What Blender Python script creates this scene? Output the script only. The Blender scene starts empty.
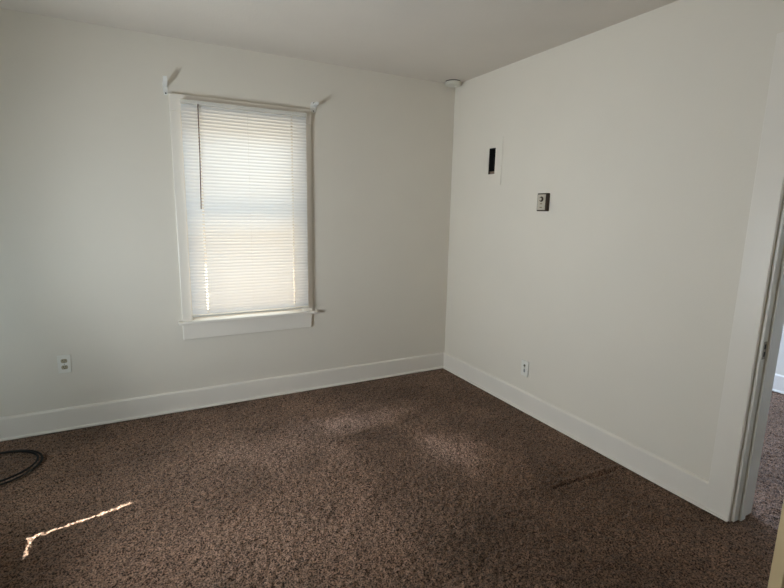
import bpy, bmesh, math, random
import numpy as np
from mathutils import Vector, Matrix

random.seed(4)
SC = bpy.context.scene
COL = SC.collection
PI = math.pi

# ------------------------------------------------------------------ camera
F, YAW, PIT, ROLL = 470.145, 0.48662, 0.17859, 0.01957
CAM = Vector((-2.3641, -3.4234, 1.4205))
cf = Vector((math.sin(YAW) * math.cos(PIT), math.cos(YAW) * math.cos(PIT), -math.sin(PIT)))
cr = cf.cross(Vector((0, 0, 1))).normalized()
cu = cr.cross(cf)
cr2 = math.cos(ROLL) * cr + math.sin(ROLL) * cu
cu2 = -math.sin(ROLL) * cr + math.cos(ROLL) * cu
cam_data = bpy.data.cameras.new('camera')
cam_data.sensor_width = 36
cam_data.lens = F / 784 * 36
cam_data.clip_start = 0.02
cam = bpy.data.objects.new('camera', cam_data)
M = Matrix((cr2, cu2, -cf)).transposed().to_4x4()
M.translation = CAM
cam.matrix_world = M
COL.objects.link(cam)
SC.camera = cam

# ------------------------------------------------------------------ world, sun, window daylight, exposure
SC.view_settings.view_transform = 'Standard'
SC.view_settings.look = 'None'
SC.view_settings.gamma = 1
SC.view_settings.use_curve_mapping = False
SC.view_settings.exposure = 0.0

world = bpy.data.worlds.new('sky')
SC.world = world
world.use_nodes = True
bg = world.node_tree.nodes['Background']
bg.inputs['Color'].default_value = (0.72, 0.86, 1.0, 1)
bg.inputs['Strength'].default_value = 2.2


def light(name, kind, energy, color, loc, direction, **kw):
    d = bpy.data.lights.new(name, kind)
    d.energy = energy
    d.color = color
    for k, v in kw.items():
        setattr(d, k, v)
    o = bpy.data.objects.new(name, d)
    o.location = loc
    o.rotation_euler = Vector(direction).to_track_quat('-Z', 'Y').to_euler()
    COL.objects.link(o)
    return o


# the sun comes in low from the left, beyond the left window
light('sun', 'SUN', 60.0, (1.0, 0.97, 0.92), (-8, -3, 8), (0.722, 0.175, -0.669), angle=0.009)
# daylight coming up through the left window from the sunlit ground outside
light('left_window_daylight', 'AREA', 22.0, (0.84, 0.93, 1.0), (-3.52, -1.62, 0.98), (1.0, 0.14, 0.16),
      shape='RECTANGLE', size=0.70, size_y=0.55, spread=math.radians(125))
light('left_sill_glow', 'AREA', 6.2, (0.70, 0.89, 1.0), (-3.51, -1.36, 0.74), (0.5, 1.0, 0.55),
      shape='RECTANGLE', size=0.26, size_y=0.12)
# daylight through the back window's blind
light('back_window_skylight', 'AREA', 25.0, (0.82, 0.95, 1.0), (-0.95, 0.95, 2.65), (-0.70, -1.0, -1.15),
      shape='RECTANGLE', size=1.1, size_y=0.8)
# warm light thrown back by the sunlit siding and ground next door
light('back_window_siding_glow', 'AREA', 8.5, (1.0, 0.60, 0.28), (-1.60, 0.85, 0.70), (-0.12, -1.0, 1.15),
      shape='RECTANGLE', size=1.0, size_y=0.5)
# daylight in the room beyond the doorway
light('next_room_daylight', 'AREA', 80.0, (0.50, 0.68, 1.0), (1.2, -0.10, 1.5), (0.05, -1.0, -0.15),
      shape='RECTANGLE', size=1.2, size_y=1.3)


# ------------------------------------------------------------------ materials
def new_mat(name):
    m = bpy.data.materials.new(name)
    m.use_nodes = True
    nt = m.node_tree
    return m, nt, nt.nodes['Principled BSDF']


def plain(name, color, rough=0.5, metallic=0.0, noise=0.04, scale=40, bump=0.0, bscale=120):
    m, nt, b = new_mat(name)
    b.inputs['Roughness'].default_value = rough
    b.inputs['Metallic'].default_value = metallic
    tc = nt.nodes.new('ShaderNodeTexCoord')
    n = nt.nodes.new('ShaderNodeTexNoise')
    n.inputs['Scale'].default_value = scale
    n.inputs['Detail'].default_value = 3
    nt.links.new(tc.outputs['Object'], n.inputs['Vector'])
    r = nt.nodes.new('ShaderNodeValToRGB')
    r.color_ramp.elements[0].position = 0.3
    r.color_ramp.elements[1].position = 0.7
    r.color_ramp.elements[0].color = tuple(c * (1 - noise) for c in color) + (1,)
    r.color_ramp.elements[1].color = tuple(min(1, c * (1 + noise)) for c in color) + (1,)
    nt.links.new(n.outputs['Fac'], r.inputs['Fac'])
    nt.links.new(r.outputs['Color'], b.inputs['Base Color'])
    if bump:
        n2 = nt.nodes.new('ShaderNodeTexNoise')
        n2.inputs['Scale'].default_value = bscale
        n2.inputs['Detail'].default_value = 4
        nt.links.new(tc.outputs['Object'], n2.inputs['Vector'])
        bp = nt.nodes.new('ShaderNodeBump')
        bp.inputs['Strength'].default_value = bump
        bp.inputs['Distance'].default_value = 0.002
        nt.links.new(n2.outputs['Fac'], bp.inputs['Height'])
        nt.links.new(bp.outputs['Normal'], b.inputs['Normal'])
    return m


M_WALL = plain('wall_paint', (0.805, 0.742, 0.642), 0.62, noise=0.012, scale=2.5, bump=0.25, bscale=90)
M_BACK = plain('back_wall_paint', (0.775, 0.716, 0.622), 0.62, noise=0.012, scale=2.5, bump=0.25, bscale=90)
M_CEIL = plain('ceiling_paint', (0.70, 0.638, 0.565), 0.85, noise=0.02, scale=3, bump=0.5, bscale=70)
M_TRIM = plain('trim_gloss_paint', (0.86, 0.80, 0.715), 0.33, noise=0.012, scale=6, bump=0.12, bscale=40)
M_JAMB = plain('jamb_paint', (0.70, 0.68, 0.62), 0.4, noise=0.03, scale=8, bump=0.1, bscale=40)
M_DOOR = plain('door_cream_paint', (0.72, 0.56, 0.33), 0.4, noise=0.02, scale=5, bump=0.1, bscale=40)
M_PLASTIC = plain('ivory_plastic', (0.84, 0.81, 0.74), 0.35, noise=0.01)
M_METALW = plain('white_enamel', (0.72, 0.69, 0.62), 0.3, noise=0.02)
M_BRACKET = plain('bright_white_enamel', (0.86, 0.84, 0.79), 0.3, noise=0.02)
M_SOCKET = plain('almond_receptacle', (0.42, 0.36, 0.24), 0.4, noise=0.03)
M_DARK = plain('dark_slot', (0.02, 0.018, 0.016), 0.7, noise=0.1)
M_BLACK = plain('black_void', (0.012, 0.011, 0.010), 0.9, noise=0.2)
M_RUBBER = plain('black_cable_jacket', (0.005, 0.005, 0.005), 0.8, noise=0.1)
M_BROWN = plain('brown_thermostat_case', (0.045, 0.026, 0.014), 0.6, noise=0.08)
M_TAN = plain('tan_thermostat_face', (0.56, 0.50, 0.40), 0.4, noise=0.03)
M_BRASS = plain('dull_metal', (0.35, 0.32, 0.27), 0.4, metallic=0.9, noise=0.05)
M_WAND = plain('smoky_wand', (0.10, 0.055, 0.06), 0.3, noise=0.05)
M_CORD = plain('white_cord', (0.85, 0.85, 0.82), 0.7, noise=0.02)
M_SEAL = plain('yellowed_detector_plastic', (0.66, 0.64, 0.56), 0.4, noise=0.02)
M_TANWALL = plain('sunlit_tan_siding', (0.76, 0.62, 0.48), 0.8, noise=0.06, scale=4)
M_GROUND = plain('dry_yard_soil', (0.15, 0.15, 0.13), 0.9, noise=0.2, scale=3, bump=0.4)
M_ROOFW = plain('roof_boards', (0.5, 0.48, 0.44), 0.8, noise=0.05)


def translucent_mat(name, color, amount):
    m, nt, b = new_mat(name)
    b.inputs['Base Color'].default_value = color + (1,)
    b.inputs['Roughness'].default_value = 0.45
    t = nt.nodes.new('ShaderNodeBsdfTranslucent')
    t.inputs['Color'].default_value = color + (1,)
    mx = nt.nodes.new('ShaderNodeMixShader')
    mx.inputs['Fac'].default_value = amount
    out = nt.nodes['Material Output']
    nt.links.new(b.outputs[0], mx.inputs[1])
    nt.links.new(t.outputs[0], mx.inputs[2])
    nt.links.new(mx.outputs[0], out.inputs['Surface'])
    return m


M_SLAT = translucent_mat('vinyl_slat', (0.82, 0.83, 0.84), 0.38)
M_SLAT_OPAQUE = plain('aluminium_slat', (0.80, 0.79, 0.76), 0.4, noise=0.01)


def glass_mat():
    m, nt, b = new_mat('window_glass')
    t = nt.nodes.new('ShaderNodeBsdfTransparent')
    t.inputs['Color'].default_value = (0.96, 0.98, 0.98, 1)
    g = nt.nodes.new('ShaderNodeBsdfGlossy')
    g.inputs['Roughness'].default_value = 0.02
    mx = nt.nodes.new('ShaderNodeMixShader')
    mx.inputs['Fac'].default_value = 0.07
    nt.links.new(t.outputs[0], mx.inputs[1])
    nt.links.new(g.outputs[0], mx.inputs[2])
    nt.links.new(mx.outputs[0], nt.nodes['Material Output'].inputs['Surface'])
    return m


M_GLASS = glass_mat()


PILE_SHEEN_PATCHES = [(-1.12, -0.62, 0.50, 0.20, 1.25), (-0.82, -1.28, 0.26, 0.24, 0.95), (-1.75, -0.85, 0.50, 0.30, 0.50),
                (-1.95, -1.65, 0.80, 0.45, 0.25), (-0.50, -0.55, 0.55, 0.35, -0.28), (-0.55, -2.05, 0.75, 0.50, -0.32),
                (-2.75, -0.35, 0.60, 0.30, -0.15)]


def carpet_mat():
    m, nt, b = new_mat('brown_shag_carpet')
    L = nt.links
    b.inputs['Roughness'].default_value = 0.85
    b.inputs['Specular IOR Level'].default_value = 0.25
    b.inputs['Sheen Weight'].default_value = 0.25
    b.inputs['Sheen Roughness'].default_value = 0.5
    b.inputs['Sheen Tint'].default_value = (0.80, 0.66, 0.56, 1)
    tc = nt.nodes.new('ShaderNodeTexCoord')
    # strand colour, fibre by fibre
    n1 = nt.nodes.new('ShaderNodeTexNoise')
    n1.inputs['Scale'].default_value = 140
    n1.inputs['Detail'].default_value = 3
    L.new(tc.outputs['Object'], n1.inputs['Vector'])
    r1 = nt.nodes.new('ShaderNodeValToRGB')
    r1.color_ramp.elements[0].position = 0.38
    r1.color_ramp.elements[1].position = 0.64
    r1.color_ramp.elements[0].color = (0.014, 0.006, 0.003, 1)
    r1.color_ramp.elements[1].color = (0.375, 0.235, 0.160, 1)
    L.new(n1.outputs['Fac'], r1.inputs['Fac'])
    # trodden and vacuumed patches
    n2 = nt.nodes.new('ShaderNodeTexNoise')
    n2.inputs['Scale'].default_value = 1.7
    n2.inputs['Detail'].default_value = 5
    n2.inputs['Roughness'].default_value = 0.6
    n2.inputs['Distortion'].default_value = 0.6
    L.new(tc.outputs['Object'], n2.inputs['Vector'])
    r2 = nt.nodes.new('ShaderNodeValToRGB')
    r2.color_ramp.elements[0].position = 0.38
    r2.color_ramp.elements[1].position = 0.66
    r2.color_ramp.elements[0].color = (0.72, 0.69, 0.66, 1)
    r2.color_ramp.elements[1].color = (1.25, 1.22, 1.20, 1)
    L.new(n2.outputs['Fac'], r2.inputs['Fac'])
    mx = nt.nodes.new('ShaderNodeMix')
    mx.data_type = 'RGBA'
    mx.blend_type = 'MULTIPLY'
    mx.inputs['Factor'].default_value = 1
    L.new(r1.outputs['Color'], mx.inputs['A'])
    L.new(r2.outputs['Color'], mx.inputs['B'])
    # window sheen and dim areas painted into the carpet colour, with some trodden pile
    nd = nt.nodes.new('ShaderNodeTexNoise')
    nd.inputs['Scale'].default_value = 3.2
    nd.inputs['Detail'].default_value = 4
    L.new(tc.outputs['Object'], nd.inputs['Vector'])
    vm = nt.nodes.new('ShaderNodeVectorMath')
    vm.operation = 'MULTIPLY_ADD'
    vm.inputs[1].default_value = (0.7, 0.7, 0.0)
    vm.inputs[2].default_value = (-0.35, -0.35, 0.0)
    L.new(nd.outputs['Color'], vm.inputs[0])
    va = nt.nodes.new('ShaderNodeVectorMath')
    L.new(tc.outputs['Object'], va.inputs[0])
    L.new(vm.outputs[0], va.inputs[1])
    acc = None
    for (px, py, rx, ry, g) in PILE_SHEEN_PATCHES:
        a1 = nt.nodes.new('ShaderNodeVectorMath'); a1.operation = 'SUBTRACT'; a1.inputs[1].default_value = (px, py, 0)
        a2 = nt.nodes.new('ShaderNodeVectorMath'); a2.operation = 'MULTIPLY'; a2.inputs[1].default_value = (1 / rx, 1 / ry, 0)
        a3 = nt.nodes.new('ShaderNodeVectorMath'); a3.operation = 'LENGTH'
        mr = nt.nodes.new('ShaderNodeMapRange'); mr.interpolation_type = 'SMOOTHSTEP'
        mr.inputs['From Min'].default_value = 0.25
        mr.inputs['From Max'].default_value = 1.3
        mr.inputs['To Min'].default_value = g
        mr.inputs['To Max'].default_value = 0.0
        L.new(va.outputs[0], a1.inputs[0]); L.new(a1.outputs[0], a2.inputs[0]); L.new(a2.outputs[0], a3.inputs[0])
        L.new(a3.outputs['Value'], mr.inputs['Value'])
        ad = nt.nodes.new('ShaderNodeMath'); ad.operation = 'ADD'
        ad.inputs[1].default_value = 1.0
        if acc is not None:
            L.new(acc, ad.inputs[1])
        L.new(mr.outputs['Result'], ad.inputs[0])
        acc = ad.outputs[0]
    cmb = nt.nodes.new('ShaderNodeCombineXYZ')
    for i, e in enumerate((0.95, 1.08, 1.30)):      # painted sheen is greyer, not only paler
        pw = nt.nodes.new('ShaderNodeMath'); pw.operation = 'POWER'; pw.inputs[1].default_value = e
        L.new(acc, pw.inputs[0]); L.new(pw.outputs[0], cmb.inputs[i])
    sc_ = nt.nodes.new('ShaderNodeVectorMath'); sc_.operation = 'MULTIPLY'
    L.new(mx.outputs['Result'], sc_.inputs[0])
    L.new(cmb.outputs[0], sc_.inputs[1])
    L.new(sc_.outputs[0], b.inputs['Base Color'])
    n3 = nt.nodes.new('ShaderNodeTexNoise')
    n3.inputs['Scale'].default_value = 260
    n3.inputs['Detail'].default_value = 2
    L.new(tc.outputs['Object'], n3.inputs['Vector'])
    bp = nt.nodes.new('ShaderNodeBump')
    bp.inputs['Strength'].default_value = 0.8
    bp.inputs['Distance'].default_value = 0.004
    L.new(n3.outputs['Fac'], bp.inputs['Height'])
    L.new(bp.outputs['Normal'], b.inputs['Normal'])
    return m


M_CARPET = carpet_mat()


# ------------------------------------------------------------------ mesh helpers
def obj(name, bm, m, parent=None, smooth=False, bevel=0.0, seg=2):
    me = bpy.data.meshes.new(name)
    bmesh.ops.recalc_face_normals(bm, faces=bm.faces[:])
    bm.to_mesh(me)
    bm.free()
    me.materials.append(m)
    if smooth:
        for p in me.polygons:
            p.use_smooth = True
    o = bpy.data.objects.new(name, me)
    COL.objects.link(o)
    if parent is not None:
        o.parent = parent
    if bevel:
        md = o.modifiers.new('bevel', 'BEVEL')
        md.width = bevel
        md.segments = seg
        md.limit_method = 'ANGLE'
    return o


def box(bm, a, b):
    x0, x1 = sorted((a[0], b[0])); y0, y1 = sorted((a[1], b[1])); z0, z1 = sorted((a[2], b[2]))
    v = [bm.verts.new(p) for p in ((x0, y0, z0), (x1, y0, z0), (x1, y1, z0), (x0, y1, z0),
                                   (x0, y0, z1), (x1, y0, z1), (x1, y1, z1), (x0, y1, z1))]
    for f in ((0, 3, 2, 1), (4, 5, 6, 7), (0, 1, 5, 4), (1, 2, 6, 5), (2, 3, 7, 6), (3, 0, 4, 7)):
        bm.faces.new([v[i] for i in f])
    return v


def boxes(*pairs):
    bm = bmesh.new()
    for a, b in pairs:
        box(bm, a, b)
    return bm


def tube(bm, pts, r, n=10, cap=True):
    pts = [Vector(p) for p in pts]
    rings = []
    up = Vector((0, 0, 1))
    for i, p in enumerate(pts):
        t = (pts[min(i + 1, len(pts) - 1)] - pts[max(i - 1, 0)]).normalized()
        s = t.cross(up)
        if s.length < 0.05:
            s = t.cross(Vector((1, 0, 0)))
        s.normalize()
        w = s.cross(t)
        rings.append([bm.verts.new(p + r * (math.cos(2 * PI * k / n) * s + math.sin(2 * PI * k / n) * w)) for k in range(n)])
    for a, b in zip(rings, rings[1:]):
        for k in range(n):
            bm.faces.new((a[k], a[(k + 1) % n], b[(k + 1) % n], b[k]))
    if cap:
        bm.faces.new(rings[0][::-1])
        bm.faces.new(rings[-1])


def lathe(bm, prof, c, axis='z', n=32, sign=1):
    """prof: (radius, distance along axis)"""
    c = Vector(c)
    rings = []
    for r, h in prof:
        ring = []
        for k in range(n):
            a = 2 * PI * k / n
            u, w = r * math.cos(a), r * math.sin(a)
            p = {'z': (u, w, h * sign), 'y': (u, h * sign, w), 'x': (h * sign, u, w)}[axis]
            ring.append(bm.verts.new(c + Vector(p)))
        rings.append(ring)
    for a, b in zip(rings, rings[1:]):
        for k in range(n):
            bm.faces.new((a[k], a[(k + 1) % n], b[(k + 1) % n], b[k]))
    bm.faces.new(rings[0])
    bm.faces.new(rings[-1])


def prism(bm, outline, axis, a, b):
    """outline in the two other axes, extruded along axis from a to b"""
    def mk(u, w, t):
        return {'x': (t, u, w), 'y': (u, t, w), 'z': (u, w, t)}[axis]
    A = [bm.verts.new(mk(u, w, a)) for u, w in outline]
    B = [bm.verts.new(mk(u, w, b)) for u, w in outline]
    n = len(A)
    for k in range(n):
        bm.faces.new((A[k], A[(k + 1) % n], B[(k + 1) % n], B[k]))
    bm.faces.new(A[::-1])
    bm.faces.new(B)


def thing(name, label, cat, loc=(0, 0, 0), group=None):
    o = bpy.data.objects.new(name, None)
    COL.objects.link(o)
    o.location = loc
    o['label'] = label
    o['category'] = cat
    if group:
        o['group'] = group
    o.empty_display_size = 0.05
    return o


def struct(name, bm, m, label=None, cat=None, **kw):
    o = obj(name, bm, m, **kw)
    o['kind'] = 'structure'
    if label:
        o['label'] = label
        o['category'] = cat
    return o


# ------------------------------------------------------------------ dimensions
H = 2.44                       # ceiling
XL, YF = -3.62, -4.25          # left and front walls
T = 0.16                       # wall thickness
# back window opening
WX0, WX1, WZ0, WZ1 = -2.104, -1.310, 0.640, 2.005
# left window opening (in y)
LY0, LY1, LZ0, LZ1 = -2.11, -1.239, 0.62, 2.07
# doorway
DY0, DY1, DZ = -3.205, -2.412, 2.05

# ------------------------------------------------------------------ floor: pile carpet with real relief
def carpet(name, x0, x1, y0, y1, step, seed, dent=True):
    rng = np.random.default_rng(seed)
    nx = int(round((x1 - x0) / step)) + 1
    ny = int(round((y1 - y0) / step)) + 1
    xs = np.linspace(x0, x1, nx)
    ys = np.linspace(y0, y1, ny)
    X, Y = np.meshgrid(xs, ys)
    def blur(a, k):
        for _ in range(k):
            a = (a + np.roll(a, 1, 0) + np.roll(a, -1, 0)) / 3
            a = (a + np.roll(a, 1, 1) + np.roll(a, -1, 1)) / 3
        return a
    def unit(a):
        return (a - a.mean()) / a.std()
    tuft = unit(rng.standard_normal((ny, nx)) * 0.55 + unit(blur(rng.standard_normal((ny, nx)), 1)) * 0.8)
    wave = unit(blur(rng.standard_normal((ny // 6 + 1, nx // 6 + 1)), 3))
    wave = np.kron(wave, np.ones((6, 6)))[:ny, :nx]
    wave = blur(wave, 4)
    Z = -0.006 + 0.0034 * np.clip(tuft, -2.2, 2.2) + 0.0012 * wave
    near = np.minimum(np.abs(X), np.abs(Y))
    Z *= np.clip(0.45 + near / 0.10, 0.45, 1.0)
    if dent:
        # a furniture rail's dent left in the pile near the right wall
        d = np.abs(Y + 1.848 - 0.012 * np.sin(X * 9))
        along = np.clip((X + 0.56) / 0.05, 0, 1) * np.clip((-0.04 - X) / 0.04, 0, 1)
        Z -= 0.026 * np.exp(-(d / 0.0075) ** 2) * along
        Z += 0.006 * np.exp(-((d - 0.026) / 0.012) ** 2) * along
        d2 = np.abs((Y + 1.90) + 0.9 * (X + 0.50))
        al2 = np.clip((X + 0.56) / 0.03, 0, 1) * np.clip((-0.42 - X) / 0.05, 0, 1)
        Z -= 0.006 * np.exp(-(d2 / 0.008) ** 2) * al2
    jx = rng.uniform(-0.35, 0.35, (ny, nx)) * step
    jy = rng.uniform(-0.35, 0.35, (ny, nx)) * step
    jx[:, 0] = jx[:, -1] = 0
    jy[0, :] = jy[-1, :] = 0
    co = np.stack([X + jx, Y + jy, Z], -1).reshape(-1, 3)
    idx = np.arange(nx * ny).reshape(ny, nx)
    quads = np.stack([idx[:-1, :-1], idx[:-1, 1:], idx[1:, 1:], idx[1:, :-1]], -1).reshape(-1, 4)
    me = bpy.data.meshes.new(name)
    me.vertices.add(len(co))
    me.vertices.foreach_set('co', co.astype(np.float32).ravel())
    me.loops.add(quads.size)
    me.loops.foreach_set('vertex_index', quads.astype(np.int32).ravel())
    me.polygons.add(len(quads))
    me.polygons.foreach_set('loop_start', np.arange(0, quads.size, 4, dtype=np.int32))
    me.polygons.foreach_set('use_smooth', np.ones(len(quads), dtype=bool))
    me.update(calc_edges=True)
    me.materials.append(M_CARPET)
    o = bpy.data.objects.new(name, me)
    COL.objects.link(o)
    o['kind'] = 'structure'
    o['label'] = 'dark brown shag carpet covering the whole floor'
    o['category'] = 'carpet'
    return o


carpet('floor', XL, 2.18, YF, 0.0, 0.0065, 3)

# ------------------------------------------------------------------ walls and ceiling
# back wall with the window opening
bm = boxes(((XL - T, 0, -0.05), (WX0, T, H)), ((WX1, 0, -0.05), (2.34, T, H)),
           ((WX0, 0, -0.05), (WX1, T, WZ0)), ((WX0, 0, WZ1), (WX1, T, H)))
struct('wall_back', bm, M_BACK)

# right wall with the doorway and a recess for the covered opening
NY0, NY1, NZ0, NZ1 = -0.566, -0.490, 1.695, 1.886
bm = boxes(((0, NY1, -0.05), (T, 0, H)), ((0, DY1, -0.05), (T, NY0, H)),
           ((0, NY0, -0.05), (T, NY1, NZ0)), ((0, NY0, NZ1), (T, NY1, H)),
           ((0.07, NY0, NZ0), (T, NY1, NZ1)),
           ((0, YF, -0.05), (T, DY0, H)), ((0, DY0, DZ), (T, DY1, H)))
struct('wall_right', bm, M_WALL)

# left wall with its window opening
bm = boxes(((XL - T, YF, -0.05), (XL, LY0, H)), ((XL - T, LY1, -0.05), (XL, 0, H)),
           ((XL - T, LY0, -0.05), (XL, LY1, LZ0)), ((XL - T, LY0, LZ1), (XL, LY1, H)))
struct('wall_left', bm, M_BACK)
struct('wall_front', boxes(((XL - T, YF - T, -0.05), (2.34, YF, H))), M_WALL)
struct('ceiling', boxes(((XL - T, YF - T, H), (2.34, T, H + 0.12))), M_CEIL)
struct('wall_next_room', boxes(((2.18, YF, -0.05), (2.34, 0, H))), M_WALL)


def baseboard(name, axis, a, b, face, sgn, hh=0.147, th=0.018):
    """board along axis; face = wall plane, sgn = the side the room is on"""
    f = face
    prof = [(f, 0.004), (f + sgn * (th + 0.010), 0.004), (f + sgn * (th + 0.010), 0.012), (f + sgn * (th + 0.006), 0.017),
            (f + sgn * th, 0.020), (f + sgn * th, hh - 0.010), (f + sgn * (th - 0.004), hh - 0.004),
            (f + sgn * (th - 0.010), hh), (f, hh)]
    bm = bmesh.new()
    prism(bm, prof, axis, a, b)
    return struct(name, bm, M_TRIM)


baseboard('baseboard_back', 'x', XL, 0.0, 0.0, -1)
bm_r = baseboard('baseboard_right', 'y', -2.306, -0.001, 0.0, -1)
baseboard('baseboard_left', 'y', YF, -0.001, XL, 1)
baseboard('baseboard_right_near', 'y', YF, DY0 - 0.106, 0.0, -1)
baseboard('baseboard_front', 'x', XL, 0.0, YF, 1)
baseboard('baseboard_next_room', 'y', YF, 0.0, 2.18, -1)
baseboard('baseboard_next_room_back', 'x', T, 2.18, 0.0, -1)

# ------------------------------------------------------------------ doorway: casing, jambs, stops, strike
def door_side(y, s):
    # s = +1: casing runs toward +y
    b = bmesh.new()
    box(b, (-0.020, y, 0.004), (0.0, y + s * 0.106, DZ + 0.106))                 # room casing
    box(b, (T, y, 0.004), (T + 0.018, y + s * 0.10, DZ + 0.10))                  # far side casing
    box(b, (-0.029, y, 0.004), (-0.020, y + s * 0.106, 0.015))                   # shoe strip
    return b


bm = door_side(DY1, 1)
trim = struct('trim_1', bm, M_TRIM, label='flat white casing board around the doorway', cat='door casing', bevel=0.003)
b = bmesh.new()
box(b, (-0.020, DY0, 0.004), (0.0, DY0 - 0.106, DZ + 0.106))
box(b, (T, DY0, 0.004), (T + 0.018, DY0 - 0.10, DZ + 0.10))
box(b, (-0.020, DY0, DZ), (0.0, DY1, DZ + 0.106))
box(b, (T, DY0, DZ), (T + 0.018, DY1, DZ + 0.10))
struct('trim_2', b, M_TRIM, bevel=0.003)
# jambs with the rebate and stop
b = bmesh.new()
for y, s in ((DY1, -1), (DY0, 1)):
    y1 = y + s * 0.014
    box(b, (0.003, y + s * 0.0, 0.004), (T - 0.002, y1, DZ))
    box(b, (0.040, y1, 0.004), (0.078, y1 + s * 0.012, DZ - 0.014))
box(b, (0.003, DY0, DZ - 0.014), (T - 0.002, DY1, DZ))
box(b, (0.040, DY0 + 0.014, DZ - 0.026), (0.078, DY1 - 0.014, DZ - 0.014))
jamb = struct('trim_3', b, M_JAMB, bevel=0.002)
b = boxes(((0.010, DY1 - 0.0140, 0.800), (0.034, DY1 - 0.0155, 0.880)))
sp = obj('strike_plate', b, M_BRASS, jamb)
sp['label'] = 'worn metal strike plate with two dark holes'
b = boxes(((0.016, DY1 - 0.0150, 0.846), (0.029, DY1 - 0.0162, 0.868)),
          ((0.016, DY1 - 0.0150, 0.812), (0.029, DY1 - 0.0162, 0.834)))
obj('strike_hole', b, M_DARK, sp)

# open door leaf, hinged on the near jamb and swung into the room
door = bpy.data.objects.new('door_1', None)
COL.objects.link(door)
door['kind'] = 'structure'
door['label'] = 'cream painted door standing open into the room, nearest the camera'
door['category'] = 'door'
door.location = (-0.004, DY0 + 0.016, 0)
DOOR_ANGLE = math.radians(65.0)
door.rotation_euler = (0, 0, DOOR_ANGLE)
DW = 0.758
b = bmesh.new()
st, th = 0.11, 0.044
z0, z1 = 0.012, DZ - 0.02
for (ya, yb, za, zb) in ((0, st, z0, z1), (DW - st, DW, z0, z1), (st, DW - st, z0, 0.22), (st, DW - st, 0.90, 1.05), (st, DW - st, z1 - 0.12, z1)):
    box(b, (0, ya, za), (th, yb, zb))
obj('leaf', b, M_DOOR, door, bevel=0.002)
b = boxes(((0.012, st, 0.22), (th - 0.012, DW - st, 0.90)), ((0.012, st, 1.05), (th - 0.012, DW - st, z1 - 0.12)))
obj('panel', b, M_DOOR, door)
b = bmesh.new()
lathe(b, [(0.026, 0), (0.026, 0.006), (0.010, 0.010), (0.010, 0.030), (0.024, 0.038), (0.027, 0.050), (0.020, 0.062), (0.004, 0.065)], (0.0, DW - 0.06, 0.84), 'x', 24, -1)
lathe(b, [(0.026, 0), (0.026, 0.006), (0.010, 0.010), (0.010, 0.030), (0.024, 0.038), (0.027, 0.050), (0.020, 0.062), (0.004, 0.065)], (th, DW - 0.06, 0.84), 'x', 24, 1)
obj('door_knob', b, M_BRASS, door, smooth=True)


# ------------------------------------------------------------------ windows
def window(root_name, frame, w, z0, z1, label, right_edge=0.061, left_edge=0.062, top=0.034, stool_out=0.055, apron=0.112):
    """frame: matrix from local (u along wall to the right seen from inside, d into the room, z) to world; u in 0..w"""
    r = bpy.data.objects.new(root_name, None)
    COL.objects.link(r)
    r['kind'] = 'structure'
    r['label'] = label
    r['category'] = 'window'
    r.matrix_world = frame
    # casing boards
    b = bmesh.new()
    box(b, (-left_edge, 0, z0), (0, 0.020, z1))
    box(b, (w, 0, z0), (w + right_edge, 0.020, z1))
    box(b, (-left_edge, 0, z1), (w + right_edge, 0.028, z1 + top))
    obj('window_casing', b, M_TRIM, r, bevel=0.003)
    # reveal lining
    b = boxes(((-0.001, -T, z0), (0.014, 0.0, z1)), ((w - 0.014, -T, z0), (w + 0.001, 0.0, z1)),
              ((0.014, -T, z1 - 0.012), (w - 0.014, 0.0, z1 + 0.001)), ((0.014, -T, z0 - 0.02), (w - 0.014, -0.02, z0 + 0.003)))
    obj('window_frame', b, M_TRIM, r)
    # stool and apron
    b = boxes(((-left_edge - 0.026, 0.0, z0 - 0.016), (w + right_edge + 0.026, stool_out, z0 + 0.004)),
              ((0.0, -0.05, z0 - 0.016), (w, 0.0, z0 + 0.004)))
    obj('window_sill', b, M_TRIM, r, bevel=0.004)
    b = boxes(((-left_edge + 0.008, 0, z0 - 0.016 - apron), (w + right_edge, 0.018, z0 - 0.016)))
    obj('apron', b, M_TRIM, r, bevel=0.003)
    # two sashes, the lower one inside
    zm = z0 + 0.722 * (z1 - z0) * 0.70 + 0.005
    zm = (z0 + z1) / 2 + 0.0
    for (za, zb, d, nm) in ((z0 + 0.004, zm + 0.022, -0.062, 'lower'), (zm - 0.022, z1 - 0.012, -0.100, 'upper')):
        b = bmesh.new()
        s = 0.045
        box(b, (0.014, d - 0.016, za), (0.014 + s, d + 0.016, zb))
        box(b, (w - 0.014 - s, d - 0.016, za), (w - 0.014, d + 0.016, zb))
        box(b, (0.014 + s, d - 0.016, za), (w - 0.014 - s, d + 0.016, za + (0.05 if nm == 'lower' else 0.042)))
        box(b, (0.014 + s, d - 0.016, zb - 0.042), (w - 0.014 - s, d + 0.016, zb))
        sh = obj('sash', b, M_TRIM, r, bevel=0.002)
        b = boxes(((0.014 + s, d - 0.002, za + 0.04), (w - 0.014 - s, d + 0.002, zb - 0.04)))
        obj('window_pane', b, M_GLASS, sh)
    return r


back_frame = Matrix(((1, 0, 0, WX0), (0, -1, 0, 0), (0, 0, 1, 0), (0, 0, 0, 1)))
left_frame = Matrix(((0, 1, 0, XL), (1, 0, 0, LY0), (0, 0, 1, 0), (0, 0, 0, 1)))


# proper rotations (the back frame is turned half round so that no axis is mirrored)
def rot_frame(origin, zrot):
    return Matrix.Translation(origin) @ Matrix.Rotation(zrot, 4, 'Z')


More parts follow.
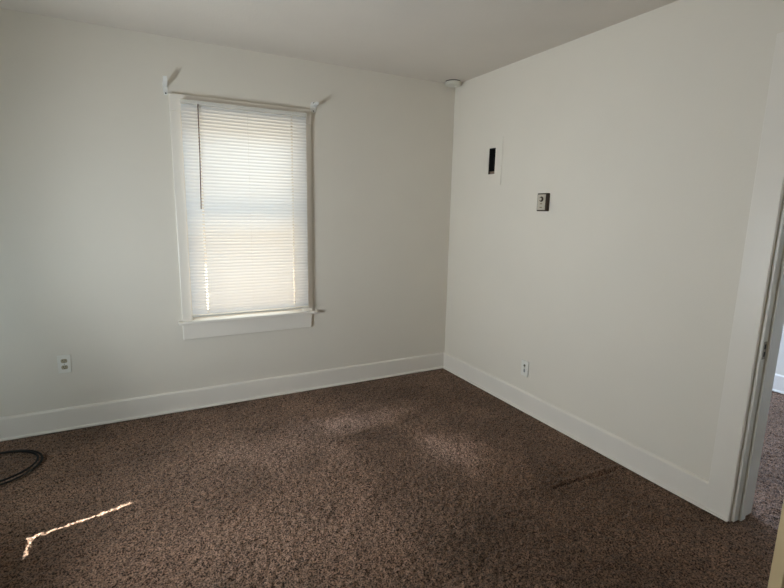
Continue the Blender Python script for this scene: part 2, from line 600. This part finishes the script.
# local u runs right to left seen from inside for these rotations, so measure from the far end
window('window_1', rot_frame((WX1, 0, 0), PI), WX1 - WX0, WZ0, WZ1, 'white wooden sash window behind the closed blind in the back wall',
       right_edge=0.062, left_edge=0.061, top=0.100)
window('window_2', rot_frame((XL, LY1, 0), -PI / 2), LY1 - LY0, LZ0, LZ1, 'white wooden sash window in the left wall')


def blind(root, w, z_top, z_bot, pitch, tilt, mslat, cords, jitter=0.0, bent=False, depth=0.012, hole=True):
    """local: u 0..w, slats hung from z_top down; +d is the room"""
    sw = 0.025
    hr = boxes(((-0.002, depth - 0.013, z_top - 0.026), (w + 0.002, depth + 0.015, z_top)))
    obj('head_rail', hr, M_METALW, root, bevel=0.002)
    n = int((z_top - 0.032 - z_bot) / pitch)
    b = bmesh.new()
    rnd = random.Random(7)
    cross = 6
    cam_h = 0.0028
    for i in range(n):
        z = z_top - 0.034 - i * pitch
        t = tilt + rnd.uniform(-1, 1) * jitter
        off = rnd.uniform(-1, 1) * 0.0008
        us = [0.0]
        for c in cords:
            us += [c - 0.007, c + 0.007]
        us.append(w)
        # extra stations, with a little sag between the cords
        st = sorted(set([round(u, 4) for u in us] + [round(w * k / 8, 4) for k in range(1, 8)]))
        rows = []
        for u in st:
            sag = -0.0010 * math.sin(PI * u / w) * rnd.uniform(0.7, 1.3)
            row = []
            for k in range(cross + 1):
                q = k / cross - 0.5
                h = cam_h * (1 - 4 * q * q)
                dd = q * sw * math.cos(t) + h * math.sin(t)
                zz = -q * sw * math.sin(t) + h * math.cos(t)
                row.append(b.verts.new((u + off, depth + dd, z + zz + sag)))
            rows.append(row)
        for j in range(len(st) - 1):
            mid = (st[j] + st[j + 1]) / 2
            ishole = hole and any(abs(mid - c) < 0.006 for c in (cords[0], cords[-1]))
            for k in range(cross):
                if ishole and k in (2, 3):
                    continue
                b.faces.new((rows[j][k], rows[j + 1][k], rows[j + 1][k + 1], rows[j][k + 1]))
    obj('slats', b, mslat, root, smooth=True)
    # bottom rail
    b = bmesh.new()
    if bent:  # rail end shaped to let a wedge of sun through to the floor
        prof = []
        for k in range(15):
            u = w * k / 14
            up = 0.040 * max(0, 1 - u / 0.16)
            prof.append((u, z_bot - 0.006 + up))
        prism(b, prof + [(u, z + 0.012) for u, z in prof[::-1]], 'y', depth - 0.012, depth + 0.012)
    else:
        box(b, (0, depth - 0.012, z_bot - 0.006), (w, depth + 0.012, z_bot + 0.006))
    obj('bottom_rail', b, M_METALW, root, bevel=0.002)
    for c in cords:
        b = bmesh.new()
        for dd in (-0.012, 0.0125):
            tube(b, [(c, depth + dd, z_top - 0.02), (c, depth + dd, z_bot)], 0.0006, 5)
        obj('ladder_cord', b, M_CORD, root)


# back window blind
W1 = WX1 - WX0
bl = thing('mini_blind', 'closed white mini blind hanging in the back wall window', 'window blind')
bl.matrix_world = rot_frame((-1.294, -0.0, 0), PI)
wl = 2.104 - 1.294
# u = 0 is the right end as seen from the room
blind(bl, wl, 2.072, 0.678, 0.0212, math.radians(72), M_SLAT, (0.105, wl / 2, wl - 0.10), jitter=0.03, depth=0.050)
b = bmesh.new()
tube(b, [(wl - 0.100, 0.068, 2.050), (wl - 0.097, 0.068, 1.75), (wl - 0.088, 0.064, 1.397)], 0.0033, 8)
wd = obj('tilt_wand', b, M_WAND, bl, smooth=True)
wd['label'] = 'dark smoky tilt wand'
b = bmesh.new()
tube(b, [(wl - 0.100, 0.056, 2.050), (wl - 0.100, 0.069, 2.048)], 0.003, 8)
obj('wand_hook', b, M_METALW, bl)

# left window blind (outside the frame of the photograph)
W2 = LY1 - LY0
bl2 = thing('mini_blind', 'closed white mini blind in the left wall window', 'window blind')
bl2.matrix_world = rot_frame((XL, LY1 - 0.065, 0), -PI / 2)
blind(bl2, W2 - 0.081, LZ1 - 0.013, 0.699, 0.0195, math.radians(-74), M_SLAT_OPAQUE, (0.105, W2 / 2, W2 - 0.13), bent=True, hole=False, depth=-0.02)


# ------------------------------------------------------------------ outside
g = thing('neighbouring_house', 'tan sided house wall outside the back window', 'house', (0, 3.2, -0.6))
obj('house_wall', boxes(((-7, 0, 0), (3.5, 0.2, 3.2))), M_TANWALL, g)
b = bmesh.new()
prism(b, [(-0.5, 3.15), (-0.5, 3.25), (2.2, 4.6), (2.2, 4.45)], 'x', -7.3, 3.8)
obj('eave', b, M_ROOFW, g)
struct('ground_outside', boxes(((-14, -12, -0.75), (XL - T, 14, -0.6)), ((XL - T, T, -0.75), (10, 14, -0.6))), M_GROUND,
       label='dry yard ground outside the house', cat='ground')
struct('trim_sun_stop_roof', boxes(((XL - T - 1.49, -4.2, 2.56), (XL - T, 0.2, 2.66))), M_ROOFW)  # unseen roof, added to cut off the upper end of the sun streak

# ------------------------------------------------------------------ curtain rod brackets
def bracket(label, x, z, slim, lean, sgn=1):
    r = thing('curtain_rod_bracket', label, 'curtain bracket', (x, 0, z), group='curtain rod brackets above the back window')
    r.rotation_euler = (0, lean, 0)
    w = 0.014 if slim else 0.023
    h = 0.043 if slim else 0.036
    b = bmesh.new()
    # screwed plate with a rounded outline
    pts = []
    for k in range(24):
        a = 2 * PI * k / 24
        c, s = math.cos(a), math.sin(a)
        pts.append((w * math.copysign(abs(c) ** 0.6, c), h * math.copysign(abs(s) ** 0.6, s)))
    prism(b, pts, 'y', -0.0045, 0.0)
    obj('wall_plate', b, M_BRACKET, r, bevel=0.001)
    # arm: a curved strip reaching into the room with a turned-up hook
    b = bmesh.new()
    k = 1.0 if slim else 0.45
    path = [(-0.003, h * 0.1), (-0.035, h * 0.25 * k), (-0.066, h * 0.42 * k), (-0.082, h * 0.65 * k), (-0.086, h * 0.98 * k)]
    aw = w * (0.85 if slim else 0.55)
    outl = path + [(y - 0.004, z + 0.018 - 0.0025 * i) for i, (y, z) in list(enumerate(path))[::-1]]
    A = [b.verts.new((-aw, y, z)) for y, z in outl]
    B = [b.verts.new((aw, y, z)) for y, z in outl]
    n = len(A)
    for k in range(n):
        b.faces.new((A[k], A[(k + 1) % n], B[(k + 1) % n], B[k]))
    b.faces.new(A[::-1]); b.faces.new(B)
    obj('rod_arm', b, M_BRACKET, r, bevel=0.001)
    for zz in (-0.72 * h, 0.80 * h) if not slim else (-0.76 * h,):
        b = bmesh.new()
        lathe(b, [(0.0045, 0.0), (0.0045, 0.0062), (0.002, 0.0068)], (0, 0, zz), 'y', 16, -1)
        s = obj('screw', b, M_DARK, r)
        s['label'] = 'dark screw head'
    return r


bracket('slim tall white curtain rod bracket at the left top corner of the window casing', -2.183, 2.138, True, -0.05)
bracket('short rounded white curtain rod bracket at the right top corner of the window casing', -1.222, 2.128, False, 0.06)

# ------------------------------------------------------------------ smoke detector
sd = thing('smoke_detector', 'small round off-white detector on the ceiling in the far corner', 'smoke detector', (-0.078, -0.082, H))
b = bmesh.new()
lathe(b, [(0.060, 0.0), (0.060, 0.008)], (0, 0, 0), 'z', 40, -1)
obj('mounting_base', b, M_DARK, sd)
b = bmesh.new()
lathe(b, [(0.064, 0.007), (0.066, 0.011), (0.065, 0.026), (0.058, 0.033), (0.030, 0.036), (0.006, 0.036)], (0, 0, 0), 'z', 40, -1)
obj('detector_cover', b, M_SEAL, sd, smooth=False, bevel=0.001)
b = bmesh.new()
lathe(b, [(0.012, 0.035), (0.012, 0.038), (0.004, 0.0385)], (0.02, -0.01, 0), 'z', 20, -1)
obj('test_button', b, M_PLASTIC, sd)

# ------------------------------------------------------------------ painted-over plate with a slot on the right wall
pl = thing('wall_plate', 'painted-over flat wall plate with a tall black slot on the right wall', 'wall plate', (0, -0.53, 1.78))
py0, py1, pz0, pz1 = -0.640 + 0.53, -0.425 + 0.53, 1.612 - 1.78, 1.952 - 1.78
sy0, sy1, sz0, sz1 = NY0 + 0.53, NY1 + 0.53, NZ0 - 1.78, NZ1 - 1.78
b = boxes(((-0.005, py0, pz0), (0, sy0, pz1)), ((-0.005, sy1, pz0), (0, py1, pz1)),
          ((-0.005, sy0, pz0), (0, sy1, sz0)), ((-0.005, sy0, sz1), (0, sy1, pz1)))
obj('cover_plate', b, M_WALL, pl)
b = bmesh.new()
e = 0.0012
box(b, (0.066, sy0 + e, sz0 + e), (0.069, sy1 - e, sz1 - e))
box(b, (0.0, sy0 + e, sz0 + e), (0.066, sy0 + 2 * e, sz1 - e))
box(b, (0.0, sy1 - 2 * e, sz0 + e), (0.066, sy1 - e, sz1 - e))
box(b, (0.0, sy0 + 2 * e, sz1 - 2 * e), (0.066, sy1 - 2 * e, sz1 - e))
box(b, (0.004, sy0 + 2 * e, sz0 + e), (0.066, sy1 - 2 * e, sz0 + 2 * e))
obj('slot_lining', b, M_BLACK, pl)
b = boxes(((0.004, sy0 + 0.008, sz0 + 0.003), (0.050, sy1 - 0.008, sz0 + 0.022)))
k = obj('terminal_block', b, plain('brown_terminal', (0.20, 0.14, 0.10), 0.6), pl, bevel=0.002)
k['label'] = 'small brown block at the bottom of the slot'
b = bmesh.new()
tube(b, [(0.03, 0.0 - 0.0, sz1 - 0.01), (0.012, 0.004, sz1 - 0.04), (0.008, -0.004, 0.02), (0.014, 0.006, -0.03), (0.03, 0.0, sz0 + 0.02)], 0.003, 6)
obj('wire', b, M_RUBBER, pl, smooth=True)

# ------------------------------------------------------------------ thermostat
tt = thing('thermostat', 'small brown box thermostat with a tan face on the right wall', 'thermostat', (0, -1.090, 1.484))
b = boxes(((-0.030, -0.041, -0.058), (0, 0.041, 0.058)))
obj('case', b, M_BROWN, tt, bevel=0.003)
b = boxes(((-0.0325, -0.033, -0.050), (-0.029, 0.035, 0.050)))
obj('face_plate', b, M_TAN, tt, bevel=0.001)
b = bmesh.new()
lathe(b, [(0.017, 0.0), (0.017, 0.004), (0.012, 0.005)], (-0.0320, 0.000, 0.020), 'x', 28, -1)
d = obj('dial', b, M_BROWN, tt)
d['label'] = 'brown round dial'
b = bmesh.new()
lathe(b, [(0.009, 0.0), (0.009, 0.003), (0.006, 0.0035)], (-0.0370, 0.004, 0.020), 'x', 20, -1)
obj('dial_hub', b, M_TAN, d)
for zz in (-0.010, -0.034):
    b = boxes(((-0.0335, -0.009, zz - 0.0035), (-0.032, 0.011, zz + 0.0035)))
    obj('lever', b, plain('dull_brown_mark', (0.26, 0.20, 0.14), 0.5), tt)


# ------------------------------------------------------------------ wall outlets
def outlet(label, mat_world, dark):
    r = thing('wall_outlet', label, 'outlet')
    r.matrix_world = mat_world       # local: x right, y out of the wall (-y to room), z up
    b = boxes(((-0.035, -0.0075, -0.057), (0.035, 0, 0.057)))
    obj('cover_plate', b, M_PLASTIC, r, bevel=0.003)
    for zz in (0.0205, -0.0205):
        b = bmesh.new()
        pts = []
        for k in range(28):
            a = 2 * PI * k / 28
            pts.append((0.0172 * math.cos(a), max(-0.0125, min(0.0125, 0.0172 * math.sin(a))) + zz))
        prism(b, pts, 'y', -0.0088, -0.004)
        rc = obj('receptacle', b, M_SOCKET if dark else M_PLASTIC, r)
        if dark:
            rc['label'] = 'brownish receptacle face'
        b = boxes(((-0.0075, -0.0096, zz - 0.001), (-0.0050, -0.0080, zz + 0.008)),
                  ((0.0050, -0.0096, zz - 0.001), (0.0075, -0.0080, zz + 0.007)),
                  ((-0.0022, -0.0096, zz - 0.0095), (0.0022, -0.0080, zz - 0.005)))
        obj('slot', b, M_DARK, rc)
    b = bmesh.new()
    lathe(b, [(0.003, 0.0), (0.003, 0.0086)], (0, 0, 0), 'y', 12, -1)
    obj('screw', b, M_BRASS, r)
    return r


outlet('white wall outlet with two brownish sockets on the back wall left of the window',
       Matrix.Translation((-2.851, 0, 0.433)), True)


def phone_jack():
    r = thing('wall_jack', 'narrow white jack plate low on the right wall above the baseboard', 'wall jack', (0, -1.022, 0.316))
    b = boxes(((-0.008, -0.034, -0.056), (0, 0.034, 0.056)))
    obj('cover_plate', b, M_PLASTIC, r, bevel=0.002)
    b = bmesh.new()
    lathe(b, [(0.0075, 0.0), (0.0075, 0.004), (0.004, 0.009)], (-0.008, 0.0, 0.022), 'x', 18, -1)
    obj('connector', b, M_BRASS, r)
    b = boxes(((-0.0095, -0.007, -0.028), (-0.007, 0.007, -0.004)))
    obj('jack_socket', b, plain('grey_jack', (0.30, 0.30, 0.29), 0.5), r)
    return r


phone_jack()

# ------------------------------------------------------------------ coiled black cable on the carpet
cb = thing('coiled_cable', 'coiled black cable lying on the carpet by the left wall', 'cable', (-3.145, -0.41, 0))
b = bmesh.new()
pts = []
turns = 2.15
N = 170
for i in range(N + 1):
    t = i / N
    a = PI * 0.95 - t * turns * 2 * PI
    loop = t * turns
    r = 0.215 - 0.027 * min(1, loop) + 0.003 * math.sin(3 * a + loop)
    cxx = -0.010 * min(1, loop)
    z = 0.0100 + 0.0035 * (1 + math.sin(a * 2 + loop * 1.7)) * min(1, loop) + 0.004 * (loop > 1) * min(1, (loop - 1) * 3)
    pts.append((cxx + r * math.cos(a), r * 0.99 * math.sin(a) + 0.008 * loop - 0.004, z))
tail = [(-0.33, 0.22, 0.0075), (-0.30, 0.14, 0.0075), (-0.25, 0.08, 0.008)]
tube(b, tail + pts, 0.0056, 8)
obj('cable_jacket', b, M_RUBBER, cb, smooth=True)
b = bmesh.new()
e0, e1 = Vector(pts[-1]), Vector(pts[-2])
dr = (e0 - e1).normalized()
tube(b, [e0 - dr * 0.004, e0 + dr * 0.018], 0.0085, 10)
obj('plug', b, M_BRASS, cb)
